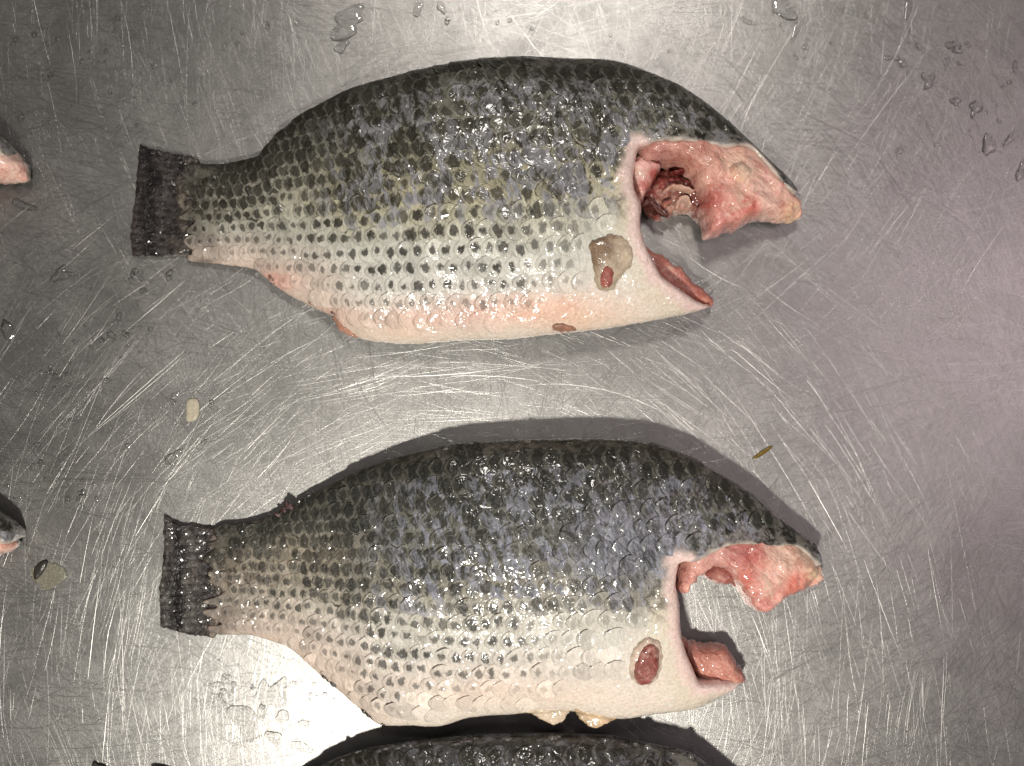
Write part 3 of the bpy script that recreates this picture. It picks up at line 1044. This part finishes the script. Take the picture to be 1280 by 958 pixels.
def build_fish2(f):
    f.build_body()
    n = f.build_scales()
    f.build_tail()
    zf = lambda P: np.minimum(f.z(P) - .0012, .0245)
    f.flesh('head_flesh', [(850, 686), (862, 678), (881, 668), (905, 660), (937, 660), (966, 664), (992, 669), (1010, 680), (1023, 700), (1035, 722), (1031, 733), (1011, 741), (990, 747), (974, 756), (958, 768), (938, 761), (926, 745),
                           (917, 730), (905, 712), (890, 708), (878, 716), (866, 729), (854, 742), (845, 735), (846, 712)],
            [(975, 715, 34, (.84, .55, .46)), (990, 692, 22, (.70, .50, .40)), (1012, 700, 16, (.50, .36, .28)), (1026, 725, 12, (.80, .62, .42)), (955, 752, 20, (.68, .33, .29)), (935, 690, 18, RED), (916, 690, 16, (.50, .20, .18)), (865, 712, 20, (.66, .36, .31)),
             (1000, 735, 16, (.70, .26, .20)), (930, 722, 12, (.62, .24, .2)), (924, 742, 12, (.5, .15, .12)), (890, 695, 14, (.58, .33, .29))], PINK, zf, low=.007)
    f.flesh('gill_remnant', [(879, 718), (888, 707), (904, 702), (920, 706), (930, 722), (926, 738), (914, 733), (902, 734), (889, 729)],
            [(905, 722, 10, (.50, .26, .22)), (888, 716, 8, (.24, .06, .05)), (920, 716, 10, (.26, .05, .045))], (.36, .11, .09), lambda P: np.full(len(P), .014), low=.005, lump=.0028, zp=.010)
    f.flesh('throat_flesh', [(848, 798), (858, 801), (868, 806), (887, 809), (905, 808), (916, 820), (925, 834), (934, 849), (926, 857), (900, 856), (876, 852), (858, 826)],
            [(866, 820, 9, (.24, .07, .05)), (880, 815, 8, (.60, .30, .26)), (905, 830, 18, (.55, .26, .205))], (.48, .22, .17), lambda P: np.full(len(P), .013), edge=.0035, low=.005, lump=.0012, zp=.010)
    st = f.patch('pectoral_fin_stump', [(797, 806), (808, 798), (822, 800), (829, 812), (830, 832), (826, 850), (815, 862), (800, 862), (790, 850), (787, 832), (790, 816)],
                 plain((.60, .48, .40), .35, 5), .0022, .0030, M_skin[1], tone=[.5, .05, 0], label='oval severed pectoral fin base with dark red core')
    f.patch('cut_fin_root', [(801, 811), (811, 803), (821, 806), (826, 818), (825, 838), (819, 855), (808, 861), (797, 858), (792, 846), (794, 826)], plain((.26, .10, .085), .55, 5), .0036, .0022, M_flesh, parent=st)
    pv = f.patch('pelvic_fin_stump', [(652, 886), (672, 884), (700, 885), (715, 881), (708, 896), (694, 906), (680, 901), (664, 893)], plain((.60, .50, .38), .2, 8), .0012, .0015, M_skin[1], tone=[.5, .05, 0], zp=.012)
    f.patch('pelvic_fin_stump', [(716, 880), (730, 885), (750, 890), (772, 896), (758, 904), (743, 909), (730, 903), (722, 894)], plain((.58, .44, .29), .3, 7), .0012, .0015, M_skin[1], tone=[.5, .2, 0], zp=.012)
    f.fin_base('dorsal_fin_base', [(345, 642), (396, 615), (462, 584), (546, 560), (599, 553), (626, 549), (679, 548), (767, 549), (809, 553)], M_skin[1], (.10, .085, .07), (.0000, .0006), w=.0012, step=.0034, skip=.6)
    f.fin_base('dorsal_fin_stub', [(340, 645), (346, 640), (356, 636)], M_skin[1], (.06, .03, .03), (.0006, .0024), w=.0008, step=.0012, skip=.1)
    f.fin_base('anal_fin_base', [(398, 856), (438, 888), (457, 904), (475, 914)], M_skin[1], (.05, .042, .032), (.0000, .0004), w=.0010, out=-1, skip=.6)
    return n


f1 = Fish('gutted_fish', FISH1, 0)
n1 = build_fish1(f1)
tag(f1.root, 'upper of the two whole fish, olive scaled with rows of dark spots', 'fish', 'gutted fish on the steel table')
f2 = Fish('gutted_fish', FISH2, 1)
n2 = build_fish2(f2)
tag(f2.root, 'lower of the two whole fish, headless with bluish dark back and cream belly', 'fish', 'gutted fish on the steel table')

# third fish, only its back shows at the lower edge of the picture
FISH3 = dict(
    dorsal=[(175, 975), (230, 985), (300, 984), (345, 992), (380, 976), (412, 957), (449, 943), (499, 932), (555, 925), (600, 920), (680, 918), (759, 921), (812, 931), (855, 941), (880, 953), (920, 985), (960, 1020), (985, 1050)],
    belly=[(175, 1105), (260, 1118), (340, 1150), (420, 1205), (500, 1245), (600, 1250), (700, 1242), (800, 1230), (880, 1205)],
    belly_env=[(930, 1165), (960, 1120), (990, 1080)],
    notch=[(800, 1030), (795, 1060), (796, 1100), (806, 1140), (830, 1170), (878, 1200)],
    skin_edge=[(806, 1022), (840, 1018), (880, 1020), (930, 1030), (962, 1040), (982, 1056)],
    tail_root=[(182, 1080), (178, 1040), (182, 1000)],
    tail=[(112, 957), (114, 957), (140, 968), (185, 977), (190, 1010), (188, 1050), (190, 1080), (186, 1104), (150, 1102), (108, 1095), (106, 1050), (110, 1000)],
    axis=[(175, 1040), (400, 1080), (560, 1084), (700, 1080), (900, 1060)],
)
f3 = Fish('gutted_fish', FISH3, 2)
f3.build_body()
f3.build_scales()
f3.build_tail()
f3.flesh('head_flesh', [(806, 1016), (840, 1013), (880, 1015), (930, 1025), (965, 1036), (985, 1052), (995, 1075), (975, 1090), (930, 1095), (890, 1112), (870, 1090), (840, 1050), (815, 1060), (800, 1045)],
         [], PINK, lambda P: np.minimum(f3.z(P) - .0012, .0245), low=.007)
f3.fin_base('dorsal_fin_base', [(412, 956), (449, 943), (499, 932), (555, 925), (600, 920), (680, 918), (759, 921), (812, 931), (855, 941), (880, 953)], M_skin[2], (.07, .064, .064), (.0000, .0016), w=.0018, step=.0024, tuft=.002, skip=.62)
tag(f3.root, 'dark-backed fish cut off by the bottom edge of the picture', 'fish', 'gutted fish on the steel table')


# two more fish reach in from the left with the tips of their heads
def shift(spec, dx, dy, keys=('dorsal', 'belly', 'belly_env', 'notch', 'skin_edge', 'tail_root', 'tail', 'axis')):
    return {k: [(p[0] + dx, p[1] + dy) for p in spec[k]] for k in keys}


def head_only(name, spec, variant, dx, dy, flesh, blobs, label):
    f = Fish(name, shift(spec, dx, dy), variant)
    f.build_body()
    f.build_tail()
    f.flesh('head_flesh', [(x + dx, y + dy) for x, y in flesh], [(x, y, r, c) for x, y, r, c in blobs], PALE, lambda P: np.minimum(f.z(P) - .0005, .022), low=.006)
    tag(f.root, label, 'fish', 'gutted fish on the steel table')
    return f


head_only('gutted_fish', FISH1, 0, -988, -46,
          [(800, 186), (865, 184), (903, 187), (922, 182), (950, 196), (972, 214), (990, 226), (1004, 240), (1010, 256), (1006, 268), (980, 271), (940, 272), (894, 290), (880, 270), (846, 226), (808, 236)],
          [(26, 212, 10, (.62, .55, .40))], 'peach coloured snout of a fish at the left edge, level with the upper fish')
head_only('gutted_fish', FISH2, 1, -1017, -28,
          [(850, 694), (905, 672), (966, 676), (1000, 680), (1018, 690), (1024, 705), (1022, 718), (1011, 724), (990, 735), (958, 750), (926, 740), (890, 708), (866, 729)],
          [(8, 675, 18, (.72, .25, .14))], 'orange-red snout of a fish at the left edge, beside the lower fish tail')


# ------------------------------------------------------------------ water and scraps on the table
def dome(name, poly, h, mat, edge=None, base=None):
    w = WP(poly) if not isinstance(poly, np.ndarray) else poly
    c = w.mean(0)
    e = edge or np.sqrt(np.ptp(w[:, 0]) * np.ptp(w[:, 1])) * .5
    sp = max(.0006, e * .3)

    def zt(P, d):
        q = np.clip(d / e, 0, 1)
        g = np.sqrt(np.clip(1 - (1 - q) ** 2, 0, 1))
        if mat is M_water:
            g = .45 * g + .55 * (1 - (1 - q) ** 2)
        return .00008 + h * g * (1 + .35 * (fbm(P[:, 0] / S / 14, P[:, 1] / S / 14, 2) - .5))
    return slab(name, w, zt, lambda P, d: np.full(len(P), .00002), lambda P: np.full(len(P), .00006), sp, mat, None, (c[0], c[1], 0), base, None,
                rings=(e * .06, e * .2), step=sp * .8, open_bottom=mat is M_water)


def blob(cx, cy, rx, ry, rot=0.0, irr=.25, n=11):
    ph = random.uniform(0, 50)
    pts = []
    for i in range(n):
        th = 2 * math.pi * i / n
        r = 1 + irr * 2 * (float(fbm(np.array([ph + 1.3 * math.cos(th)]), np.array([ph + 1.3 * math.sin(th)]), 2)[0]) - .5) * 1.6
        x = rx * r * math.cos(th); y = ry * r * math.sin(th)
        pts.append((cx + x * math.cos(rot) - y * math.sin(rot), cy + x * math.sin(rot) + y * math.cos(rot)))
    return pts


DROPS = [
    # cx, cy, rx, ry, rot, label
    (430, 30, 22, 14, -.5, 'flat water puddle above the tail end of the upper fish'),
    (428, 56, 7, 11, .5, 'short water run just below the puddle above the upper fish'),
    (523, 10, 5, 13, .2, 'left of two long water drops at the top edge'),
    (552, 9, 5, 12, -.3, 'right of two long water drops at the top edge'),
    (560, 24, 4, 4, 0, 'round water bead under the two long drops at the top edge'),
    (622, 28, 3.5, 3.5, 0, 'single water bead above the back of the upper fish'),
    (370, 28, 3, 6, 0, 'upright water drop left of the puddle above the upper fish'),
    (983, 10, 17, 15, .2, 'branched water splash at the top edge right of centre'),
    (996, 36, 4, 17, .35, 'water run hanging from the branched splash at the top edge'),
    (934, 27, 12, 3.5, .35, 'slanted water streak left of the branched splash'),
    (1008, 59, 7, 4, .2, 'water drop right below the branched splash'),
    (1110, 72, 6, 4, 0, 'left drop of a close pair in the upper right'),
    (1129, 79, 6, 5, .4, 'right drop of a close pair in the upper right'),
    (1135, 10, 5, 16, .15, 'tall water drop at the top edge in the upper right'),
    (1195, 60, 12, 8, .5, 'pair-shaped water drop in the upper right corner area'),
    (1160, 101, 9, 10, .3, 'ring-edged flat drop below the pair in the upper right'),
    (1194, 127, 6, 5, 0, 'round drop beside a wide drop near the right edge'),
    (1219, 134, 9, 11, .5, 'wide broken drop near the right edge'),
    (1237, 180, 9, 13, .5, 'large clear drop near the right edge, left of its neighbour'),
    (1263, 172, 5, 13, .5, 'slender slanted drop near the right edge'),
    (1276, 214, 6, 12, .2, 'drop touching the right edge of the picture'),
    (1250, 152, 5, 4, .4, 'small drop above the large clear drop at the right edge'),
    (1124, 190, 4, 8, .3, 'faint upright drop right of the upper fish snout'),
    (1170, 180, 6, 3, .3, 'small flat drop between the snout of the upper fish and the right edge'),
    (1270, 84, 4, 9, .1, 'upright drop close to the right edge, high up'),
    (30, 256, 16, 6, .3, 'wavy water streak under the snout at the left edge'),
    (78, 340, 14, 11, .1, 'flat ring-edged drop left of the upper fish tail'),
    (10, 412, 7, 16, -.4, 'bent water streak at the left edge halfway down'),
    (70, 470, 10, 4, .7, 'curved water drop in the left middle'),
    (218, 570, 6, 14, .75, 'long clear drop left of the lower fish back'),
    (72, 578, 4, 26, .72, 'long trailing water run left of the lower fish'),
    (133, 475, 9, 6, .3, 'drop cluster upper left of the loose pale scale'),
    (219, 492, 8, 3, -.4, 'small slanted drop left of the loose pale scale'),
    (160, 557, 6, 4, -.6, 'bright drop on a scratch left of the lower fish'),
    (256, 553, 4, 4, 0, 'round bead right of the long clear drop'),
    (102, 602, 3.5, 3.5, 0, 'bead left of the lower fish near the long run'),
    (336, 868, 18, 24, .5, 'largest lobe of the puddle under the lower fish tail'),
    (304, 905, 14, 26, -.35, 'left lobe of the puddle under the lower fish tail'),
    (352, 895, 9, 7, 0, 'small ring-shaped drop right of the puddle lobes'),
    (340, 922, 12, 8, .3, 'lowest drop of the puddle beside the bottom shadow'),
    (382, 906, 9, 6, .2, 'drop on the bright patch near the lower fish vent'),
    (372, 932, 18, 6, .4, 'flat drop at the rim of the bottom shadow'),
    (272, 856, 10, 4, .2, 'small drop left above the puddle under the lower fish'),
    (283, 846, 6, 4, .2, 'small drop between the puddle and the lower fish tail'),
    (225, 832, 4, 15, .8, 'slanted water run below the lower fish tail'),
    (295, 296, 3, 3, 0, None),
]
DROPS = [d for d in DROPS if d[5]]
for (cx, cy, rx, ry, rot, lab) in DROPS:
    big = rx * ry > 150
    o = dome('water_drop', blob(cx, cy, rx * .9, ry * .9, rot, .75 if big else .5, 15), (.0006 if big else .34 * min(rx, ry) * S), M_water, edge=(.0028 if big else None))
    tag(o, lab, 'water drop', 'larger water drops on the table')

# tiny droplets: a few shapes, copied
protos = []
for i in range(5):
    w = np.array(blob(0, 0, 1, 1, 0, .22)) * .001
    o = dome('water_droplet', w - w.mean(0), .0005, M_water, edge=.00085)
    protos.append(o)
clusters = [(190, 350, 60, 26, 16), (130, 420, 60, 40, 22), (60, 460, 60, 60, 12), (40, 590, 40, 40, 8), (100, 620, 30, 20, 12), (150, 60, 90, 50, 16), (30, 60, 40, 60, 6), (40, 150, 30, 20, 5), (200, 110, 60, 40, 7),
            (300, 860, 60, 30, 26), (400, 880, 30, 30, 12), (1180, 60, 90, 50, 12), (1240, 150, 40, 80, 8), (1000, 60, 40, 30, 6), (640, 30, 160, 20, 6), (300, 40, 50, 40, 6), (240, 520, 40, 40, 5)]
cnt = 0
for (cx, cy, sx, sy, n) in clusters:
    for _ in range(n):
        p = (random.gauss(cx, sx * .5), random.gauss(cy, sy * .5))
        if not (3 < p[0] < 1277 and 3 < p[1] < 955): continue
        w = W(p)
        q = np.array([w])
        bad = False
        for f in (f1, f2, f3):
            if f.x0 - .03 < w[0] < f.x1 and f.env_bot(w[0]) - .001 < w[1] < f.env_top(w[0]) + .001: bad = True
        if bad: continue
        if cnt < 5:
            o = protos[cnt]
        else:
            o = protos[cnt % 5].copy(); COL.objects.link(o)
        cnt += 1
        k = random.choice([.55, .6, .7, .8, .9, 1.2])
        o.location = (w[0], w[1], 0)
        o.scale = (k * random.uniform(.8, 1.5), k, k)
        o.rotation_euler = (0, 0, random.uniform(0, 6.28))
        tag(o, 'tiny clear water droplet on the steel table', 'water droplet', 'tiny droplets scattered on the table')

# loose scales and a bit of weed
M_ls = loose_scale_material('loose_scale_pale', rgb(.62, .57, .45), .25)
M_lt = loose_scale_material('loose_scale_clear', rgb(.62, .60, .50), .75)
M_ld = loose_scale_material('pigment_dark', rgb(.035, .033, .03), 0)
M_gr = loose_scale_material('weed_olive', rgb(.17, .115, .02), .1)
o = dome('loose_scale', [(235, 500), (247, 499), (250, 512), (246, 525), (234, 527), (233, 514)], .0009, M_ls, edge=.0014)
tag(o, 'pale loose fish scale on the steel between the two fish tails', 'fish scale')
r = bpy.data.objects.new('loose_scale', None)
w = W((62, 717)); r.location = (w[0], w[1], 0); COL.objects.link(r)
tag(r, 'clear loose fish scale with a dark blotch left of the lower fish tail', 'fish scale')
for nm, poly, h, mt in (('scale_plate', [(38, 716), (48, 706), (64, 703), (80, 710), (84, 722), (72, 732), (58, 738), (46, 730)], .0007, M_lt),
                        ('pigment_blotch', [(43, 722), (44, 710), (52, 702), (59, 700), (60, 707), (54, 717), (47, 724)], .0010, M_ld)):
    q = dome(nm, poly, h, mt, edge=.0016)
    q.location = (q.location[0] - w[0], q.location[1] - w[1], .0004 if nm == 'pigment_blotch' else 0)
    q.parent = r
o = dome('weed_sliver', [(940, 573), (948, 566), (957, 560), (965, 557), (964, 561), (955, 568), (946, 573)], .0006, M_gr, edge=.0006)
tag(o, 'thin olive brown sliver of weed right of the lower fish back', 'weed')

print('scales', n1, n2, 'droplets', cnt, 'drops', len(DROPS))
